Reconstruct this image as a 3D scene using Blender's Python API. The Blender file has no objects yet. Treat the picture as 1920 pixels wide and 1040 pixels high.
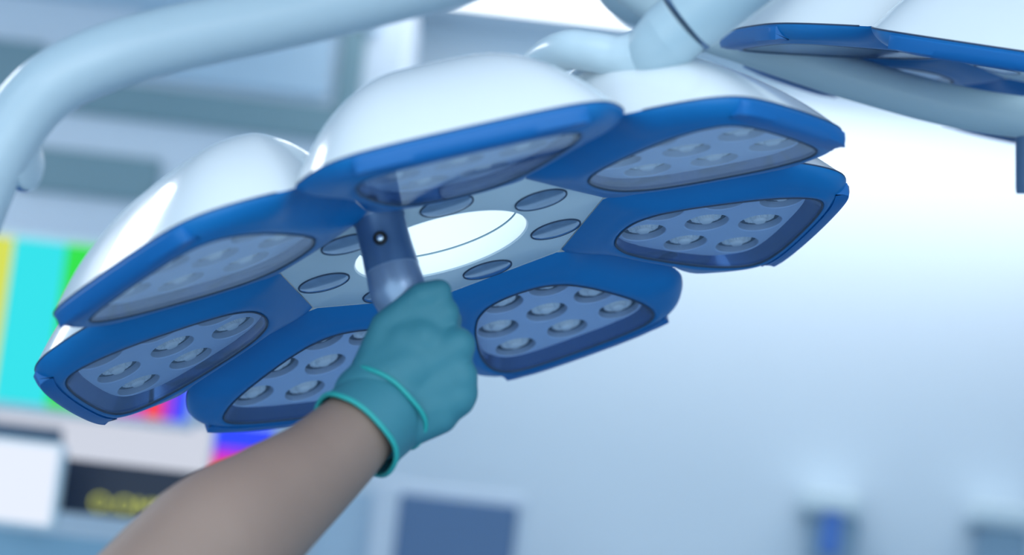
import bpy, bmesh, math, random
from mathutils import Vector, Matrix
random.seed(4)
C = bpy.context.scene.collection
sc = bpy.context.scene
PI = math.pi
# ------------------------------------------------------------ camera, world, lights, exposure
FPX = 4683.0
CAM_LOC = Vector((0, 0, 1.6))
CAM_ROT = Matrix.Rotation(math.radians(98), 3, 'X') @ Matrix.Rotation(math.radians(6.5), 3, 'Z')
cd = bpy.data.cameras.new('camera'); cam = bpy.data.objects.new('camera', cd); C.objects.link(cam)
cam.matrix_world = Matrix.Translation(CAM_LOC) @ CAM_ROT.to_4x4()
cd.sensor_width = 36.0; cd.lens = FPX / 1920 * 36; cd.clip_start = .05
cd.dof.use_dof = True; cd.dof.focus_distance = 2.2; cd.dof.aperture_fstop = 3.0
sc.camera = cam
sc.view_settings.view_transform = 'Standard'; sc.view_settings.look = 'None'
sc.view_settings.gamma = 1; sc.view_settings.use_curve_mapping = False
sc.view_settings.exposure = 0.42
w = bpy.data.worlds.new('world'); sc.world = w; w.use_nodes = True
w.node_tree.nodes['Background'].inputs[0].default_value = (.69, .89, 1.0, 1)
w.node_tree.nodes['Background'].inputs[1].default_value = 1.35

def area(name, loc, rot, sx, sy, power, col=(.95, .97, 1.0)):
    l = bpy.data.lights.new(name, 'AREA'); l.shape = 'RECTANGLE'; l.size = sx; l.size_y = sy
    l.energy = power; l.color = col
    o = bpy.data.objects.new(name, l); C.objects.link(o); o.location = loc; o.rotation_euler = rot
    return o
area('unseen_overhead_lamp', (.7, -.9, 3.02), (0, 0, 0), 2.4, .8, 30)
area('unseen_overhead_lamp', (0, .75, 3.02), (0, 0, 0), 3.6, 1.6, 16)  # extra overhead light, added to brighten the white shells from above
area('unseen_overhead_lamp', (-2.2, 3.9, 3.02), (0, 0, 0), 1.4, .8, 17)  # added light out of frame, brightens the cabinets and monitors at left back
area('wall_wash_lamp', (1.0, 5.72, 3.0), (0, 0, 0), 1.5, .25, 6, (1.0, .97, .97))

def at(px, py, depth):                      # a point seen at a pixel of the 1920x1040 frame, depth metres along the view axis
    return CAM_LOC + CAM_ROT @ Vector(((px-960)/FPX*depth, -(py-520)/FPX*depth, -depth))
def aty(px, py, Y):                         # the same on the vertical plane y = Y
    d = CAM_ROT @ Vector(((px-960)/FPX, -(py-520)/FPX, -1)); return CAM_LOC + d*(Y/d.y)

# ------------------------------------------------------------ materials
def mat(name, col, rough=.5, metal=0, emit=None, es=0, coat=0, noise=0, nscale=20, spec=.5, bump=0, sub=0):
    m = bpy.data.materials.new(name); m.use_nodes = True; n = m.node_tree.nodes; b = n['Principled BSDF']
    b.inputs['Base Color'].default_value = (*col, 1); b.inputs['Roughness'].default_value = rough
    b.inputs['Metallic'].default_value = metal; b.inputs['Coat Weight'].default_value = coat
    b.inputs['Coat Roughness'].default_value = .08; b.inputs['Specular IOR Level'].default_value = spec
    if sub: b.inputs['Subsurface Weight'].default_value = sub; b.inputs['Subsurface Radius'].default_value = (.01, .004, .002)
    if emit: b.inputs['Emission Color'].default_value = (*emit, 1); b.inputs['Emission Strength'].default_value = es
    L = m.node_tree.links
    if noise or bump:
        tc = n.new('ShaderNodeTexCoord'); t = n.new('ShaderNodeTexNoise'); t.inputs['Scale'].default_value = nscale
        t.inputs['Detail'].default_value = 5
        L.new(tc.outputs['Object'], t.inputs['Vector'])
        if noise:
            r = n.new('ShaderNodeMapRange'); r.inputs[3].default_value = 1-noise; r.inputs[4].default_value = 1+noise
            L.new(t.outputs[0], r.inputs[0])
            mx = n.new('ShaderNodeVectorMath'); mx.operation = 'SCALE'; mx.inputs[0].default_value = col
            L.new(r.outputs[0], mx.inputs['Scale']); L.new(mx.outputs[0], b.inputs['Base Color'])
        if bump:
            bp = n.new('ShaderNodeBump'); bp.inputs['Strength'].default_value = bump; bp.inputs['Distance'].default_value = .002
            L.new(t.outputs[0], bp.inputs['Height']); L.new(bp.outputs[0], b.inputs['Normal'])
    return m
def lin(r, g, b):
    f = lambda c: (c/255/12.92) if c/255 <= .04045 else ((c/255+.055)/1.055)**2.4
    return (f(r), f(g), f(b))
def glass_mat(name, tint, refl=1.0, rough=.02):
    m = bpy.data.materials.new(name); m.use_nodes = True; nt = m.node_tree; n = nt.nodes; n.clear()
    o = n.new('ShaderNodeOutputMaterial'); t = n.new('ShaderNodeBsdfTransparent'); g = n.new('ShaderNodeBsdfGlossy')
    t.inputs[0].default_value = (*tint, 1); g.inputs[0].default_value = (.9, .95, 1, 1); g.inputs['Roughness'].default_value = rough
    fr = n.new('ShaderNodeFresnel'); fr.inputs[0].default_value = 1.5
    mm = n.new('ShaderNodeMath'); mm.operation = 'MULTIPLY'; mm.inputs[1].default_value = refl; mm.use_clamp = True
    mx = n.new('ShaderNodeMixShader'); L = nt.links
    ge = n.new('ShaderNodeNewGeometry'); mi = n.new('ShaderNodeMapRange'); mi.inputs[3].default_value = 1.5; mi.inputs[4].default_value = 1/1.5
    L.new(ge.outputs['Backfacing'], mi.inputs[0]); L.new(mi.outputs[0], fr.inputs[0])
    L.new(fr.outputs[0], mm.inputs[0]); L.new(mm.outputs[0], mx.inputs[0]); L.new(t.outputs[0], mx.inputs[1]); L.new(g.outputs[0], mx.inputs[2])
    L.new(mx.outputs[0], o.inputs[0]); return m
M = dict(
    white=mat('glossy_white_plastic', lin(236, 242, 246), .22, coat=.6, noise=.01, nscale=8),
    blue=mat('satin_blue_plastic', lin(0, 116, 186), .4, coat=.08, noise=.03, nscale=60),
    rail=mat('lighter_blue_grip', lin(3, 106, 178), .42, noise=.02, nscale=60),
    plate=mat('pale_grey_plastic', lin(226, 240, 248), .4, noise=.01),
    tray=mat('silver_tray', lin(188, 214, 250), .5, 0, noise=.02, nscale=90),
    wallin=mat('dark_reflector_wall', lin(62, 98, 156), .14, .85, noise=.03),
    seal=mat('dark_rubber_seal', lin(48, 68, 96), .5, noise=.03),
    cup=mat('grey_lens_cup', lin(165, 185, 215), .35, .1, noise=.03),
    lens=mat('faceted_clear_lens', lin(242, 249, 255), .12, .1, noise=.05, nscale=300),
    lensd=mat('dark_lens_ring', lin(18, 36, 70), .2, .4, noise=.03),
    win=mat('mirror_window', lin(165, 188, 214), .10, .85, noise=.35, nscale=60),
    core=mat('white_ring_added_glow', lin(236, 246, 250), .4, emit=(.82, .93, 1.0), es=.32, noise=.01),  # mild emission added to keep the opening's white wall bright
    glass=glass_mat('cover_glass', (.97, .98, 1.0), .8),
    handle=mat('brushed_handle_metal', lin(140, 162, 192), .3, .5, noise=.05, nscale=40),
    handled=mat('dark_handle_collar', lin(92, 124, 164), .28, .45, noise=.04, nscale=40),
    chrome=mat('bright_pin', lin(230, 240, 250), .1, .8, noise=.02),
    black=mat('black_rubber', lin(14, 20, 30), .5, noise=.03),
    tube=mat('white_painted_tube', lin(206, 226, 236), .3, coat=.3, noise=.01),
    tubem=mat('mid_grey_painted_tube', lin(176, 200, 212), .35, coat=.2, noise=.01),
    tubeg=mat('grey_painted_tube', lin(190, 210, 218), .4, noise=.01),
    groove=mat('slate_joint', lin(92, 122, 158), .5, noise=.02),
    glove=mat('teal_nitrile_glove', lin(62, 134, 150), .6, noise=.04, nscale=30, bump=.25, sub=.05),
    bead=mat('bright_teal_cuff_bead', lin(44, 176, 172), .5, noise=.03),
    skin=mat('skin', lin(150, 126, 114), .55, noise=.10, nscale=16, bump=.3, sub=.1),
    wall=mat('pale_blue_wall', lin(216, 231, 243), .7, noise=.01, nscale=2),
    ceil=mat('pale_ceiling', lin(212, 228, 240), .8, noise=.01, nscale=2),
    floor=mat('blue_grey_floor', lin(120, 150, 175), .4, noise=.03, nscale=3),
    cabp=mat('teal_grey_panel', lin(128, 160, 172), .5, noise=.02),
    cabf=mat('light_blue_frame', lin(224, 235, 248), .5, noise=.02),
    dispw=mat('white_dispenser', lin(222, 238, 246), .4, noise=.01),
    dispg=mat('grey_blue_dispenser', lin(140, 172, 196), .4, noise=.01),
    dispb=mat('blue_dispenser', lin(70, 125, 205), .4, noise=.01),
)
def glow(name, col, s=1.0): return mat(name, (.02, .02, .02), .4, emit=col, es=s*.73, noise=.02)

# ------------------------------------------------------------ mesh helpers
def obj(name, bm, m, parent=None, smooth=True, angle=None):
    me = bpy.data.meshes.new(name); bmesh.ops.recalc_face_normals(bm, faces=bm.faces[:]); bm.to_mesh(me); bm.free()
    for mm in (m if isinstance(m, (list, tuple)) else [m]): me.materials.append(mm)
    if smooth:
        for p in me.polygons: p.use_smooth = True
    o = bpy.data.objects.new(name, me); C.objects.link(o)
    if smooth and angle: 
        me.set_sharp_from_angle(angle=math.radians(angle))
    if parent: o.parent = parent
    return o
def tag(o, label, cat, group=None):
    o['label'] = label; o['category'] = cat
    if group: o['group'] = group
    return o
def struct(o, label=None): 
    o['kind'] = 'structure'
    if label: o['label'] = label
    return o
def thing(name, label, cat, mw=None, group=None):
    o = bpy.data.objects.new(name, None); C.objects.link(o); o.empty_display_size = .05
    if mw is not None: o.matrix_world = mw
    return tag(o, label, cat, group)
def loft(bm, loops, cap0=False, cap1=False, mi=0):
    vs = [[bm.verts.new(p) for p in lp] for lp in loops]; n = len(vs[0])
    for a, b in zip(vs, vs[1:]):
        for i in range(n):
            f = bm.faces.new((a[i], a[(i+1) % n], b[(i+1) % n], b[i])); f.material_index = mi
    if cap0: bm.faces.new(vs[0]).material_index = mi
    if cap1: bm.faces.new(vs[-1]).material_index = mi
    return vs
def circ(r, z, n=48, c=(0, 0)): return [(c[0]+r*math.cos(2*PI*i/n), c[1]+r*math.sin(2*PI*i/n), z) for i in range(n)]
def tube(bm, pts, radii, n=32, cap=True):
    """smooth tube through points with a radius at each point"""
    P = [Vector(p) for p in pts]; Q = []; R = []
    for i in range(len(P)-1):
        p0 = P[max(i-1, 0)]; p1 = P[i]; p2 = P[i+1]; p3 = P[min(i+2, len(P)-1)]
        for k in range(10):
            t = k/10
            Q.append(.5*((2*p1)+(p2-p0)*t+(2*p0-5*p1+4*p2-p3)*t*t+(3*p1-p0-3*p2+p3)*t**3)); R.append(radii[i]*(1-t)+radii[i+1]*t)
    Q.append(P[-1]); R.append(radii[-1])
    up = None; loops = []
    for i, q in enumerate(Q):
        d = (Q[min(i+1, len(Q)-1)]-Q[max(i-1, 0)]).normalized()
        if up is None: up = d.orthogonal().normalized()
        up = (up-d*up.dot(d)).normalized(); s = d.cross(up)
        loops.append([q+(up*math.cos(2*PI*k/n)+s*math.sin(2*PI*k/n))*R[i] for k in range(n)])
    loft(bm, loops, cap, cap)
def box(bm, lo, hi, bev=0):
    r = bmesh.ops.create_cube(bm, size=1)['verts']
    for v in r: v.co = Vector([(lo[i]+hi[i])/2+v.co[i]*(hi[i]-lo[i]) for i in range(3)])
    if bev:
        es = {e for v in r for e in v.link_edges}
        bmesh.ops.bevel(bm, geom=list(es), offset=bev, segments=3, affect='EDGES')
def boxo(name, lo, hi, m, parent=None, bev=0):
    bm = bmesh.new(); box(bm, lo, hi, bev); return obj(name, bm, m, parent, smooth=bool(bev), angle=35)

# ------------------------------------------------------------ the surgical light
NS = 112
CY = .005
def by_angle(half):
    """half outline (x>=0) from outer to inner -> NS points ordered by angle about (0, CY)"""
    pts = [(x/1000, y/1000) for x, y in half]
    pa = [(math.atan2(x, y-CY), math.hypot(x, y-CY), x, y) for x, y in pts]        # 0 outward ... pi inward
    out = []
    for i in range(NS):
        a = 2*PI*i/NS; s = 1
        if a > PI: a = 2*PI-a; s = -1
        for p, q in zip(pa, pa[1:]):
            if p[0]-1e-9 <= a <= q[0]+1e-9:
                # ray / segment intersection
                dx, dy = math.sin(a), math.cos(a); ex, ey = q[2]-p[2], q[3]-p[3]
                den = dx*ey-dy*ex; px, py = p[2], p[3]-CY
                t = (px*ey-py*ex)/den if abs(den) > 1e-12 else p[1]
                out.append((s*dx*t, CY+dy*t)); break
    return out
def smooth_loop(lp, it=2):
    for _ in range(it):
        n = len(lp); lp = [((lp[i-1][0]+2*lp[i][0]+lp[(i+1) % n][0])/4, (lp[i-1][1]+2*lp[i][1]+lp[(i+1) % n][1])/4) for i in range(n)]
    return lp
SEC = math.tan(PI/7)
Gl = smooth_loop(by_angle([(0, 89), (30, 88.5), (55, 86.5), (74, 82), (84, 72), (87, 55), (85.5, 35), (80, 12), (72, -12), (61, -40), (48, -64), (30, -80), (14, -84.5), (0, -85.5)]), 3)
Kraw = by_angle([(0, 107), (45, 106), (80, 102.5), (99, 94), (111, 80), (120, 60), (127, 40), (130.5, 22), (118.7, -4.4), (91.8, -60.5), (64.2, -117.5), (63.6, -119.2), (0, -119.2)])
Kl = [r if r[1] < .0 else q for r, q in zip(Kraw, smooth_loop(Kraw, 3))]
def sst(a, b, x): x = max(0, min(1, (x-a)/(b-a))); return x*x*(3-2*x)
def hK(p):                                   # height of the pod's outline: free outer edge, deep valley to the neighbour, plate edge
    return -.002+.007*sst(-.119, .02, p[1])+.011*sst(-.118, -.075, p[1])*(1-sst(-.03, .03, p[1]))*sst(.06, .075, abs(p[0]))
HG = -.0105
def under(t, g, k):
    wo = sst(.0, .04, k[1])
    t = min(1, t)
    wi = max(0, min(1, (-.08-k[1])/.035)); wi = wi*wi*(3-2*wi)
    f = wo*(1-(1-t**2.6)**.62)+(1-wo)*(wi*(.8*t**2.6+.2*t)+(1-wi)*(.7*t**2.1+.3*sst(.10, 1.0, t)))
    return HG+(hK(k)-HG)*f-.0012*math.sin(PI*min(1, t*3.3))*(1 if t < .3 else 0)
LENS = [(55.3, 50.3), (0, 51.2), (-55.3, 50.3), (50.8, -2.6), (0, -.5), (-50.8, -2.6), (24.4, -52), (-24.4, -52)]
LR = .0208

def build_pod(parent):
    ap = (0, -.078)
    # white shell
    H = .091; loops = []
    for j in range(20):
        c = (1, .985, .96, .93, .89, .85, .8, .74, .68, .62, .56, .5, .44, .38, .32, .26, .2, .14, .08, .02)[j]; s = (1-c**2.5)
        loops.append([(ap[0]+(k[0]-ap[0])*c, ap[1]+(k[1]-ap[1])*c, hK(k)+(H-hK(k))*s) for k in Kl])
    bm = bmesh.new(); loft(bm, loops, False, True)
    pod = obj('light_pod', bm, M['white'], parent)
    # blue bezel: underside from glass edge to seam, then a slim lip under the shell
    ts = [0, .06, .14, .24, .34, .46, .58, .7, .8, .88, .94, .98, 1.0]
    loops = [[(g[0]*.985, CY+(g[1]-CY)*.985, HG+.004) for g in Gl]]
    for t in ts:
        loops.append([(g[0]+(k[0]-g[0])*t, g[1]+(k[1]-g[1])*t, under(t, g, k)) for g, k in zip(Gl, Kl)])
    bm = bmesh.new(); loft(bm, loops); obj('bezel', bm, M['blue'], pod)
    # thin dark parting line between shell and bezel
    bm = bmesh.new()
    ks = sorted([k for k in Kl if k[1] > .03], key=lambda k: math.atan2(k[0], k[1]))
    loft(bm, [[(k[0]*s, CY+(k[1]-CY)*s, hK(k)+dz) for s, dz in ((.99, -.0010), (1.0012, -.0006), (1.0012, .0006), (.99, .0010))] for k in ks], True, True)
    obj('seam', bm, M['seal'], pod)
    # rubber seal round the glass
    bm = bmesh.new()
    loft(bm, [[(g[0]*s, CY+(g[1]-CY)*s, HG+dz) for g in Gl] for s, dz in ((.980, .001), (.986, -.0009), (.998, -.0011), (1.002, -.0002), (1.0, .002))])
    obj('gasket', bm, M['seal'], pod)
    # glass
    bm = bmesh.new(); loft(bm, [[(g[0]*.985, CY+(g[1]-CY)*.985, HG+z) for g in Gl] for z in (.0012, -.0003)], True, True); obj('glass_cover', bm, M['glass'], pod, smooth=False)
    # tray with eight openings and a sloping reflector wall
    tr = []
    for g in Gl:
        o = sst(.02, .07, g[1]); tr.append((g[0]*(1-.025-.05*o), g[1]-.013*o+(.0015 if g[1] < -.05 else 0)))
    bm = bmesh.new(); es = []
    def ring(pts):
        v = [bm.verts.new(p) for p in pts]; e = [bm.edges.new((v[i], v[(i+1) % len(v)])) for i in range(len(v))]; es.extend(e); return v
    outer = ring([(x, y, 0) for x, y in tr]); hs = [ring(circ(LR, 0, 40, (x/1000, y/1000))) for x, y in LENS]
    bmesh.ops.triangle_fill(bm, edges=es, use_beauty=True)
    for f in bm.faces: f.material_index = 0
    for h, (x, y) in zip(hs, LENS):            # soft lip then the cup wall
        c = Vector((x/1000, y/1000, 0)); l0 = h
        for r, z, mi in ((LR-.0009, .0007, 0), (LR-.0014, .0064, 1)):
            l1 = [bm.verts.new(c+Vector((math.cos(2*PI*i/40)*r, math.sin(2*PI*i/40)*r, z))) for i in range(40)]
            for i in range(40): bm.faces.new((l0[i], l0[(i+1) % 40], l1[(i+1) % 40], l1[i])).material_index = mi
            l0 = l1
    l1 = [bm.verts.new((g[0]*.984, CY+(g[1]-CY)*.984, HG+.0006)) for g in Gl]
    for i in range(NS): bm.faces.new((outer[i], outer[(i+1) % NS], l1[(i+1) % NS], l1[i])).material_index = 2
    obj('lens_tray', bm, [M['tray'], M['cup'], M['wallin']], pod, angle=35)
    # faceted LED lens
    bm = bmesh.new()
    def star(r, z, a=0, n=32): return [(math.cos(2*PI*i/n)*r*(1-a*(i % 2)), math.sin(2*PI*i/n)*r*(1-a*(i % 2)), z) for i in range(n)]
    loft(bm, [star(LR-.0016, .0062), star(.0142, .0066)], mi=1)
    loft(bm, [star(.0142, .0066), star(.0140, .0050, .03), star(.0116, .0042, .14), star(.0096, .0058, .1), star(.0076, .0062, .2), star(.0068, .0020), star(.0046, .0004), star(.0012, 0)], False, True)
    ln = obj('led_lens', bm, [M['lens'], M['lensd']], pod, smooth=False)
    for i, (x, y) in enumerate(LENS):
        o = ln if i == 0 else ln.copy()
        if i: C.objects.link(o); o.parent = pod
        o.location = (x/1000, y/1000, 0)
    # grip rail hugging the outer edge
    bm = bmesh.new(); loops = []; n = 40
    for i in range(n+1):
        x = -.088+.176*i/n; u = abs(x)/.088
        y0 = .1062-.0045*u*u-.003*u**8
        e = .0026 if i not in (0, n) else .0006
        prof = [(-.003, .0030), (e*.5, .0026), (e, .0012), (e*.8, -.004), (e*.1, -.0095), (-.004, -.0122+.004*u**6), (-.0125, -.0122+.004*u**6), (-.0125, -.0095)]
        loops.append([(x, y0+a, b) for a, b in prof])
    loft(bm, loops, True, True); obj('grip_rail', bm, M['rail'], pod, angle=40)
    return pod

def pod_matrix(k):
    a = 2*PI*k/7; tau = math.radians(8.877)
    er = Vector((math.sin(a), -math.cos(a), 0)); et = Vector((math.cos(a), math.sin(a), 0)); z = Vector((0, 0, 1))
    r2 = er*math.cos(tau)-z*math.sin(tau); x = -et; n = x.cross(r2)
    m = Matrix((x, r2, n)).transposed().to_4x4(); m.translation = er*.25-z*.01656; return m
def copy_tree(o, parent=None):
    c = o.copy(); C.objects.link(c)
    if parent: c.parent = parent
    for ch in list(o.children): copy_tree(ch, c)
    return c
def lamp_pose(roll, pitch, yaw, tx, ty, d):
    B0 = Matrix(((1, 0, 0), (0, 0, 1), (0, -1, 0)))
    Rz = Matrix.Rotation(math.radians(roll), 3, 'Z'); Rx = Matrix.Rotation(-math.radians(pitch), 3, 'X'); Ry = Matrix.Rotation(math.radians(yaw), 3, 'Z')
    R = CAM_ROT @ Rz @ Rx @ B0 @ Ry
    m = R.to_4x4(); m.translation = CAM_LOC + CAM_ROT @ Vector((tx, ty, -d)); return m
LM = lamp_pose(15.489, 16.297, 8.332, -.0607046, .02636, 2.155007)
lamp = thing('surgical_light', 'large seven-pod blue and white operating light whose handle the gloved hand grips', 'surgical light', LM)
pod0 = build_pod(lamp)
for k in range(7):
    p = pod0 if k == 0 else copy_tree(pod0, lamp)
    p.matrix_local = pod_matrix(k)
# centre plate with round opening and seven small windows
def hept(ap, z, n=NS):
    out = []
    for i in range(n):
        a = 2*PI*i/n; b = (a+PI/7) % (2*PI/7)-PI/7; r = ap/math.cos(b)
        out.append((math.sin(a)*r, -math.cos(a)*r, z))
    return out
def ringz(r, z, n=NS): return [(math.sin(2*PI*i/n)*r, -math.cos(2*PI*i/n)*r, z) for i in range(n)]
bm = bmesh.new()
loft(bm, [hept(.1315, .02), hept(.1315, .0006), hept(.1305, 0), ringz(.082, 0), ringz(.0775, .0006), ringz(.0762, .003)])
plate = obj('center_plate', bm, M['plate'], lamp, angle=35)
bm = bmesh.new()
loft(bm, [ringz(.0762, .002), ringz(.0755, .0035), ringz(.0735, .0185)])
loft(bm, [ringz(.0735, .0185), ringz(.0742, .0188), ringz(.0742, .0198), ringz(.0728, .0200)], mi=1)
loft(bm, [ringz(.0728, .0200), ringz(.0712, .045), ringz(.069, .066), ringz(.060, .072), ringz(.02, .074)], False, True)
obj('center_ring', bm, [M['core'], M['tubem']], plate, angle=35)  # white lining of the round opening, its glow is added
bm = bmesh.new()
loft(bm, [circ(.0225*s, z) for s, z in ((1.03, .0004), (1.02, -.0010), (.965, -.0010), (.95, .0004))])
wr = obj('window_rim', bm, M['seal'], plate)
bm = bmesh.new(); loft(bm, [circ(.0222*math.sin(a), -.0004-.0022*math.cos(a), 48) for a in (1.57, 1.2, .9, .6, .3, .1)], False, True)
ww = obj('plate_window', bm, M['win'], plate)
for k in range(7):
    a = 2*PI*k/7
    for o0 in (wr, ww):
        o = o0 if k == 0 else o0.copy()
        if k: C.objects.link(o); o.parent = plate
        o.location = (math.sin(a)*.107, -math.cos(a)*.107, 0)
# top hub
bm = bmesh.new()
loft(bm, [ringz(.145, .01), ringz(.150, .04), ringz(.135, .065), ringz(.10, .082), ringz(.055, .09), ringz(.01, .092)], False, True)
obj('hub_cover', bm, M['white'], lamp)
# handle hanging from the corner of the plate between two pods
ha = -PI/7; HR = .134
bm = bmesh.new()
n8 = 40
prof = [(.0215, .004), (.0215, -.004), (.0205, -.006), (.0212, -.030), (.0222, -.047), (.0218, -.0475), (.0228, -.060), (.0226, -.068), (.0205, -.076), (.0165, -.088), (.0140, -.098), (.0135, -.125), (.0145, -.160), (.0150, -.175), (.012, -.182)]
loft(bm, [circ(r, z, n8) for r, z in prof], True, True)
for f in bm.faces:
    f.material_index = 1 if (-.047 < f.calc_center_median().z < 0) else 0
hd = obj('grip_handle', bm, [M['handle'], M['handled']], lamp, angle=30)
hd.location = (math.sin(ha)*HR, -math.cos(ha)*HR, 0)
# round pin on the collar, facing the camera
hw = LM @ Vector((math.sin(ha)*HR, -math.cos(ha)*HR, -.028)); dl = (LM.to_3x3().inverted() @ (CAM_LOC-hw)).normalized()
dl.z = 0; dl.normalize(); dl = (Matrix.Rotation(math.radians(-8), 3, 'Z') @ dl)
bm = bmesh.new(); loft(bm, [circ(r, z, 28) for r, z in ((.0058, 0), (.0058, .003), (.0050, .0038), (.0036, .0036), (.0034, .002))], True)
loft(bm, [circ(r, z, 28) for r, z in ((.0034, .002), (.0030, .0034), (.0015, .0042), (.0003, .0044))], False, True, mi=1)
pn = obj('lock_pin', bm, [M['black'], M['chrome']], hd)
pn.matrix_local = Matrix.Translation(Vector((0, 0, -.026))+dl*.0200) @ dl.to_track_quat('Z', 'Y').to_matrix().to_4x4()

# suspension arm of the main light: goose-neck, elbow, sleeve
arm = thing('suspension_arm', 'thick pale painted suspension arm rising from the top of the large operating light', 'ceiling arm', Matrix.Translation(at(1090, 90, 2.15)))
def wtube(name, pts, rad, m, parent, n=36):
    bm = bmesh.new(); o = parent.matrix_world.inverted() if parent else Matrix()
    tube(bm, [o @ at(*p) for p in pts], rad, n); return obj(name, bm, m, parent)
bpy.context.view_layer.update()
wtube('goose_neck', [(930, 235, 2.15), (975, 172, 2.10), (1018, 118, 2.05), (1062, 94, 2.01), (1110, 97, 1.99), (1160, 105, 1.975), (1200, 100, 1.965), (1235, 85, 1.955)], [.0155, .0155, .0158, .0162, .0162, .0162, .0185, .0205], M['tube'], arm)
wtube('elbow', [(1196, 104, 1.968), (1222, 92, 1.96), (1252, 70, 1.955), (1284, 42, 1.95)], [.0170, .0222, .0262, .0264], M['tubem'], arm)
wtube('joint_band', [(1281, 45, 1.95), (1286, 41, 1.95), (1293, 35, 1.95)], [.0270, .0276, .0272], M['groove'], arm)
wtube('sleeve', [(1291, 37, 1.948), (1296, 33, 1.948), (1340, -2, 1.94), (1400, -50, 1.93), (1500, -132, 1.915), (1600, -215, 1.90)], [.0272, .0280, .0280, .0280, .0280, .0280], M['tubem'], arm)

# ------------------------------------------------------------ second operating light, partly out of frame at upper right
bpy.context.view_layer.update()
lamp2 = copy_tree(lamp)
lamp2['label'] = 'second blue and white operating light, cut off by the upper right corner'
for ch in list(lamp2.children):
    if ch.name.startswith('grip_handle'):
        for g in list(ch.children): bpy.data.objects.remove(g)
        bpy.data.objects.remove(ch)
L2 = lamp_pose(-11.8, -.3, -27, .560, .189, 2.40)
lamp2.matrix_world = L2

# ------------------------------------------------------------ other ceiling arms
bow = thing('suspension_arm', 'thick curved pale tube sweeping across the upper left, above the operating light', 'suspension arm', Matrix.Translation(at(150, 150, 2.65)))
bpy.context.view_layer.update()
wtube('bent_tube', [(-60, 420, 2.62), (-20, 318, 2.62), (28, 232, 2.63), (95, 160, 2.64), (200, 108, 2.66), (340, 70, 2.70), (600, 15, 2.78), (900, -60, 2.88), (1250, -150, 3.0)], [.034, .0345, .035, .0355, .036, .0362, .0365, .037, .038], M['tube'], bow, 48)
cx = at(-60, 300, 2.66); ax = (at(58, 312, 2.63)-cx)
bm = bmesh.new(); q = ax.to_track_quat('Z', 'Y').to_matrix().to_4x4(); l = ax.length
mw = bow.matrix_world.inverted() @ Matrix.Translation(cx) @ q
for z0, z1, z2, r in ((0, l*.9, l, .0262),):
    loft(bm, [[mw @ Vector(p) for p in circ(rr, zz, 40)] for rr, zz in ((r, z0), (r, z1), (r*.97, z2), (r*.9, z2+.001))], True, True)
kn = obj('knuckle_joint', bm, M['tube'], bow, angle=40)
bm = bmesh.new(); loft(bm, [[mw @ Vector(p) for p in circ(rr, zz, 40)] for rr, zz in ((.0258, l*.88), (.0278, l*.885), (.0278, l*.94), (.0258, l*.945))]); obj('blue_ring', bm, M['rail'], kn)
grey = thing('spring_arm', 'long grey arm slanting down to the right edge below the second operating light', 'ceiling arm', Matrix.Translation(at(1600, 150, 2.45)))
bpy.context.view_layer.update()
wtube('arm_tube', [(1180, -20, 2.55), (1300, 50, 2.5), (1400, 84, 2.46), (1500, 116, 2.45), (1600, 148, 2.45), (1750, 190, 2.45), (1880, 215, 2.45), (2050, 232, 2.45)], [.018, .019, .020, .021, .0212, .0210, .0208, .020], M['tubeg'], grey, 40)
wtube('drop_post', [(1922, 225, 2.45), (1922, 260, 2.45), (1922, 352, 2.45), (1922, 362, 2.45)], [.0092, .0092, .0092, .0065], M['groove'], grey)
dome = thing('ceiling_joint', 'rounded grey-blue ceiling joint cut off by the top edge, above the goose-neck elbow', 'ceiling joint', Matrix.Translation(at(1225, -70, 2.9)))
bm = bmesh.new(); r = .078
loft(bm, [[(math.cos(2*PI*i/48)*r*math.cos(a), math.sin(2*PI*i/48)*r*math.cos(a), r*math.sin(a)) for i in range(48)] for a in [-PI/2*.98+k*.13 for k in range(13)]]+[circ(r*.98, r*.4, 48), circ(r*.6, r*.9, 48)], True, True)
obj('joint_cover', bm, M['tubeg'], dome)
bm = bmesh.new(); loft(bm, [circ(.03, .06, 32), circ(.03, 2.92-dome.matrix_world.translation.z, 32)], True, True); obj('ceiling_post', bm, M['tubeg'], dome)

# ------------------------------------------------------------ forearm and gloved hand
def capsule(bm, a, b, ra, rb, n=20):
    a = Vector(a); b = Vector(b); d = (b-a); L = max(d.length, 1e-6); d.normalize(); u = d.orthogonal().normalized(); v = d.cross(u)
    loops = []
    for k in range(7):
        t = -PI/2+PI/2*k/6; loops.append((a+d*math.sin(t)*ra, max(.0004, math.cos(t)*ra)))
    for k in range(1, 7):
        t = PI/2*k/6; loops.append((b+d*math.sin(t)*rb, max(.0004, math.cos(t)*rb)))
    loft(bm, [[c+(u*math.cos(2*PI*i/n)+v*math.sin(2*PI*i/n))*r for i in range(n)] for c, r in loops], True, True)
def remeshed(name, bm, m, parent, vox, it, fac=.5):
    o = obj(name, bm, m, parent); r = o.modifiers.new('remesh', 'REMESH'); r.mode = 'VOXEL'; r.voxel_size = vox; r.use_smooth_shade = True
    s = o.modifiers.new('smooth', 'SMOOTH'); s.factor = fac; s.iterations = it
    return o
person = thing('person', 'bare forearm reaching up, its teal gloved hand gripping the light handle', 'person', Matrix.Translation(at(600, 880, 1.97)))
bpy.context.view_layer.update(); PI_ = person.matrix_world.inverted()
P = lambda px, py, d: PI_ @ at(px, py, d)
bm = bmesh.new()
tube(bm, [P(60, 1420, 1.74), P(230, 1210, 1.80), P(400, 1030, 1.86), P(505, 945, 1.90), P(590, 880, 1.935), P(660, 815, 1.965), P(705, 770, 1.985), P(735, 725, 1.992)],
     [.056, .0585, .0570, .0465, .0385, .0335, .029, .018], 40)
arm_m = obj('forearm', bm, M['skin'], person)
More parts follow.
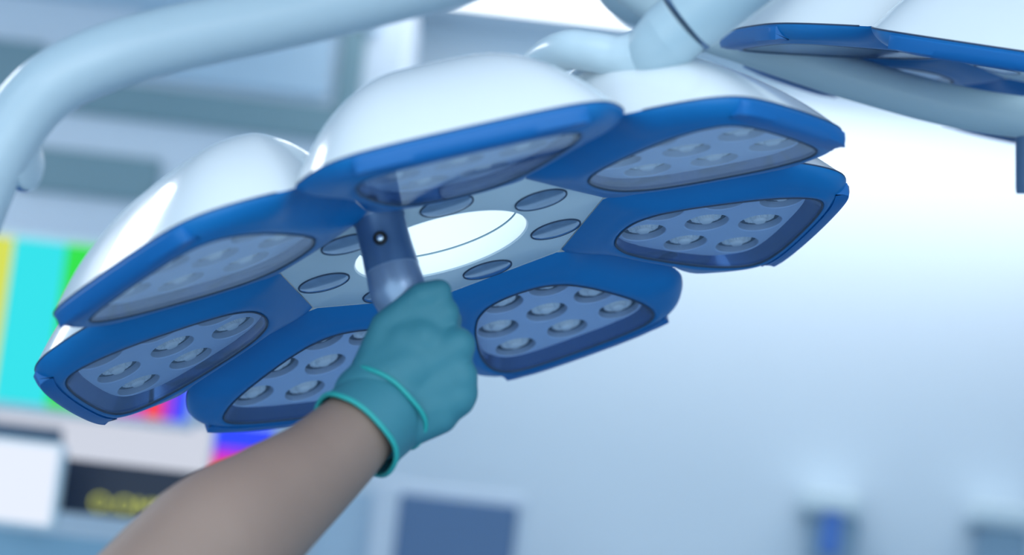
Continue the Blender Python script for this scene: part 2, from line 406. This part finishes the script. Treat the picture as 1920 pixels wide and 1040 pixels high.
# glove: palm and five fingers closed round the handle, one surface
bm = bmesh.new()
W0, W1 = (668, 772), (742, 832)
D0 = 1.990
def cap(a, b, ra, rb): capsule(bm, P(*a), P(*b), ra, rb)
kn_ = {'index': (832, 588, 1.990), 'middle': (856, 648, 1.982), 'ring': (860, 706, 1.982), 'little': (846, 752, 1.988)}
wr_ = [(705, 705, 1.990), (712, 740, 1.985), (722, 770, 1.985), (745, 800, 1.990)]
for (nm, k), w_, r0, r1 in zip(kn_.items(), wr_, (.021, .0225, .0215, .019), (.0135, .0160, .0160, .0150)):
    cap(w_, k, r0, r1)
cap((690, 745, 1.985), (770, 690, 1.985), .029, .026); cap((735, 800, 1.985), (810, 755, 1.985), .021, .020)
cap((700, 690, 1.985), (790, 640, 1.985), .017, .021)
cap((760, 640, 1.985), (825, 600, 1.99), .018, .013)
cap((770, 800, 1.988), (850, 745, 1.985), .0165, .0185); cap((755, 805, 1.985), (822, 778, 1.985), .0165, .0165); cap((840, 660, 1.984), (862, 735, 1.984), .017, .0155)
# fingers: knuckle - middle joint - end joint - tip
F_ = [((832, 588, 1.990), (842, 600, 2.030), (822, 596, 2.060), (790, 596, 2.058), (.0122, .0112, .0102, .0092)),
      ((856, 648, 1.982), (862, 648, 2.030), (842, 642, 2.064), (800, 642, 2.062), (.0138, .0118, .0106, .0095)),
      ((860, 706, 1.982), (866, 700, 2.030), (846, 692, 2.062), (806, 690, 2.060), (.0136, .0115, .0104, .0092)),
      ((846, 752, 1.988), (852, 742, 2.026), (836, 735, 2.054), (804, 730, 2.054), (.0125, .0105, .0095, .0085))]
for a, b, c, d, r in F_: cap(a, b, r[0], r[1]); cap(b, c, r[1], r[2]); cap(c, d, r[2], r[3])
# thumb: base - joint - tip, lying over the front of the handle
cap((706, 688, 1.990), (722, 612, 1.990), .020, .0125); cap((722, 612, 1.990), (790, 556, 1.986), .0128, .0118); cap((790, 556, 1.986), (824, 546, 1.990), .0122, .0108)
cap((730, 640, 1.988), (800, 590, 1.988), .015, .013)
# cuff of the glove up the wrist
cuffc = [(655, 822), (700, 783), (740, 745)]
cap((700, 780, 1.985), (735, 745, 1.985), .0375, .030)
glove = remeshed('glove', bm, M['glove'], person, .0022, 22)
bm = bmesh.new()
ca = P(667, 815, 1.968); cb = P(712, 772, 1.985); d = (cb-ca).normalized()
u = d.orthogonal().normalized(); v = d.cross(u)
def band(bm, c, r, th, wig=0, n=60, m=10):
    loops = []
    for i in range(n):
        a = 2*PI*i/n; e = u*math.cos(a)+v*math.sin(a); off = d*wig*(math.sin(3*a)+.6*math.sin(5*a+1)); rr = r*(1+.02*math.sin(4*a+.5))
        loops.append([c+off+e*(rr+th*math.cos(2*PI*j/m))+d*th*math.sin(2*PI*j/m) for j in range(m)])
    loops.append(loops[0]); loft(bm, loops)
    bmesh.ops.remove_doubles(bm, verts=bm.verts, dist=1e-6)
# cuff sleeve
loops = []
L_ = (cb-ca).length
for t, r in ((0, .0382), (.0, .0400), (.15, .0398), (.5, .0385), (.9, .0385), (1.15, .0375), (1.4, .034)):
    loops.append([ca+d*(L_*t+.0012*math.sin(3*a)+.0008*math.sin(7*a))+(u*math.cos(a)+v*math.sin(a))*r*(1+.012*math.sin(4*a+t*3)) for a in [2*PI*i/64 for i in range(64)]])
loft(bm, loops)
cuff = obj('cuff', bm, M['glove'], glove)
bm = bmesh.new(); band(bm, ca, .0400, .0021, .0012); obj('rolled_edge', bm, M['bead'], glove)
bm = bmesh.new(); band(bm, cb+d*.006, .0402, .0019, .0020); obj('wrist_fold', bm, M['bead'], glove)

# ------------------------------------------------------------ room shell
YB = 6.0
def flat(name, lo, hi, m): 
    o = boxo(name, lo, hi, m); return struct(o)
flat('wall_back', (-4.2, YB, 0), (4.2, YB+.15, 3.05), M['wall'])
flat('wall_left', (-4.35, -2, 0), (-4.2, YB+.15, 3.05), M['wall'])
flat('wall_right', (4.2, -2, 0), (4.35, YB+.15, 3.05), M['wall'])
flat('floor', (-4.35, -2, -.1), (4.35, YB+.15, 0), M['floor'])
flat('ceiling', (-4.35, -2, 3.05), (4.35, YB+.15, 3.15), M['ceil'])

# ------------------------------------------------------------ equipment along the back of the room
def rect(name, cx, cy, w_, h_, Y, dep, m, parent=None, bev=.004, dx=0, dz=0):
    """upright box facing the room: centre seen at (cx, cy), sizes w_ x h_ in frame pixels, front face on y = Y"""
    c = aty(cx, cy, Y); k = (c-CAM_LOC).length/FPX*math.cos(0); W, H = w_*k/2, h_*k/2
    bm = bmesh.new(); box(bm, (-W, 0, -H), (W, dep, H), bev)
    o = obj(name, bm, m, None, smooth=bool(bev), angle=35); o.location = c
    if parent:
        bpy.context.view_layer.update(); o.parent = parent; o.location = c-parent.matrix_world.translation
    return o
def root(name, label, cat, cx, cy, Y, group=None):
    t = thing(name, label, cat, Matrix.Translation(aty(cx, cy, Y)), group); bpy.context.view_layer.update(); return t
cab = root('wall_cabinet', 'tall pale blue cabinet with teal-grey door panels behind the upper left tube', 'cabinet', 300, 440, 5.3)
rect('body', 290, 190, 900, 560, 5.32, .5, M['cabf'], cab)
mlight = mat('light_blue_panel', lin(188, 214, 234), .6, noise=.02)
for cx_, cy_, w_, h_, m_ in ((0, 140, 150, 135, M['cabp']), (345, 200, 600, 66, M['cabp']), (165, 325, 260, 82, M['cabp']), (655, 140, 46, 330, M['cabp']), (440, 98, 360, 130, mlight), (330, -20, 760, 80, mlight)):
    dp = rect('door_panel', cx_, cy_, w_, h_, 5.30, .019, m_, cab)
# colour-bar monitor on a white equipment housing
mon = root('test_pattern_monitor', 'large monitor showing vertical colour bars, behind the lowest left pods', 'monitor', 100, 760, 4.6)
rect('housing', 100, 607, 550, 330, 4.62, .06, M['dispw'], mon)
def bars(parent, cx, cy, h_, Y, spec, vertical=True):
    c = aty(cx, cy, Y); k = (c-CAM_LOC).length/FPX; bm = bmesh.new(); ms = []
    for i, (a, b, col, st) in enumerate(spec):
        n0 = len(bm.faces)
        if vertical: box(bm, (a*k, 0, -h_*k/2), (b*k, .01, h_*k/2))
        else: box(bm, (-h_*k/2, 0, -b*k), (h_*k/2, .01, -a*k))
        bm.faces.ensure_lookup_table()
        for f in bm.faces[n0:]: f.material_index = i
        ms.append(glow('screen_bar', col, st))
    o = obj('screen', bm, ms, None, smooth=False); o.parent = parent; o.location = c-parent.matrix_world.translation; return o
bars(mon, 100, 607, 300, 4.608, [(-258, -180, (.8, .8, .8), .9), (-180, -92, (.75, .8, .05), .9), (-92, 5, (0, .74, .80), 1.0), (5, 100, (0, .82, .02), .9), (100, 189, (.8, 0, .6), .8), (189, 220, (1, .02, .03), .95), (220, 240, (.4, 0, .75), .9), (240, 262, (0, .03, 1), 1.0)])
sh = root('equipment_trolley', 'white equipment housing, front brightened by an added glow, below the colour-bar monitor', 'equipment', 150, 870, 4.8)
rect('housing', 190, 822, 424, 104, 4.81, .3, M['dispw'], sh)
rect('added_glow_front', 190, 824, 404, 88, 4.803, .01, glow('white_added_glow', (.62, .65, .75), 1.0), sh, 0)  # glow added to the housing's plain white front to brighten it
rect('dark_strip', 40, 812, 150, 34, 4.79, .015, mat('slate_strip', lin(96, 118, 142), .5, noise=.02), sh)  # thin slate strip across the housing's upper left
sm = root('small_monitor', 'small monitor with plain white screen at lower left edge', 'monitor', 20, 980, 4.2)
rect('housing', 20, 902, 180, 158, 4.22, .04, M['dispw'], sm)
c = rect('screen', 18, 902, 160, 142, 4.212, .006, glow('white_screen', (.80, .85, .97), 1.0), sm, 0)
tm = root('timer_display', 'dark panel with yellow figures beside the small white screen', 'display', 250, 970, 4.4)
rect('panel', 270, 925, 345, 98, 4.40, .05, mat('navy_panel', lin(6, 30, 60), .4, noise=.02), tm)
cu = bpy.data.curves.new('figures', 'FONT'); cu.body = 'O:OMMM'; cu.align_x = 'CENTER'; cu.align_y = 'CENTER'; cu.size = .042; cu.extrude = .001
cu.materials.append(glow('yellow_figures', (.62, .66, .10), 1.0))
fo = bpy.data.objects.new('figures', cu); C.objects.link(fo); bpy.context.view_layer.update()
fm = bpy.data.meshes.new_from_object(fo); bpy.data.objects.remove(fo); fo = bpy.data.objects.new('figures', fm); C.objects.link(fo)
fo.parent = tm; fo.location = aty(262, 952, 4.397)-tm.matrix_world.translation; fo.rotation_euler = (PI/2, 0, 0)
sb = root('side_monitor', 'narrow monitor with stacked blue, violet and red bands above the forearm', 'monitor', 455, 900, 4.7)
rect('housing', 455, 850, 122, 118, 4.72, .05, M['dispw'], sb)
bars(sb, 455, 850, 108, 4.712, [(-50, -8, (0, .03, 1), 1.0), (-8, 8, (.4, 0, .85), .9), (8, 22, (.95, 0, .45), .9), (22, 52, (1, .02, .03), .95)], False)
dk = root('work_counter', 'pale blue-grey counter below the screens at the lower left', 'counter', 100, 1060, 4.3)
rect('worktop', 60, 1030, 560, 64, 4.30, .6, mat('blue_grey_top', lin(140, 180, 205), .5, noise=.02), dk)
rect('cupboard', 60, 1250, 540, 380, 4.33, .55, mat('slate_cupboard', lin(100, 135, 160), .5, noise=.02), dk)
cm = root('wall_monitor', 'grey-blue screen in a pale frame, below the wrist', 'monitor', 840, 1100, 5.5)
rect('frame', 835, 1040, 290, 260, 5.50, .06, M['cabf'], cm, .01)
rect('screen', 847, 1062, 222, 250, 5.49, .012, mat('slate_blue_screen', lin(78, 118, 164), .3, noise=.02), cm)
cb = root('storage_cabinet', 'pale blue cabinet behind the forearm beside the grey-blue screen', 'cabinet', 640, 1200, 5.6)
rect('body', 640, 1120, 130, 400, 5.6, .35, mlight, cb)
for cx_, cy_, lab in ((1563, 940, 'white-capped wall dispenser with a blue part, the left of the two'), (1882, 964, 'white-capped grey wall dispenser at the right edge')):
    t = root('wall_dispenser', lab, 'dispenser', cx_, cy_, 5.8, 'dispensers on the back wall')
    rect('cap', cx_, cy_, 116, 46, 5.86, .14, M['dispw'], t, .012)
    rect('container', cx_+4, cy_+72, 86, 100, 5.88, .12, M['dispg'], t, .012)
    if cx_ < 1700: rect('blue_bottle', cx_-4, cy_+60, 40, 80, 5.865, .015, M['dispb'], t, .006)
# recessed light in the ceiling near the back wall
for x0, x1, y0, y1, lab in ((-.42, .35, 4.9, 5.7, 'bright square ceiling light above the operating light'),):
    f = thing('ceiling_light', lab, 'ceiling light', Matrix.Translation(((x0+x1)/2, (y0+y1)/2, 3.03)))
    bpy.context.view_layer.update(); wX, wY = (x1-x0)/2, (y1-y0)/2
    boxo('frame', (-wX-.03, -wY-.03, 0), (wX+.03, wY+.03, .02), M['dispw'], f, .004)
    boxo('diffuser', (-wX, -wY, -.006), (wX, wY, .001), glow('ceiling_diffuser', (.92, .97, 1.0), 3.2), f)
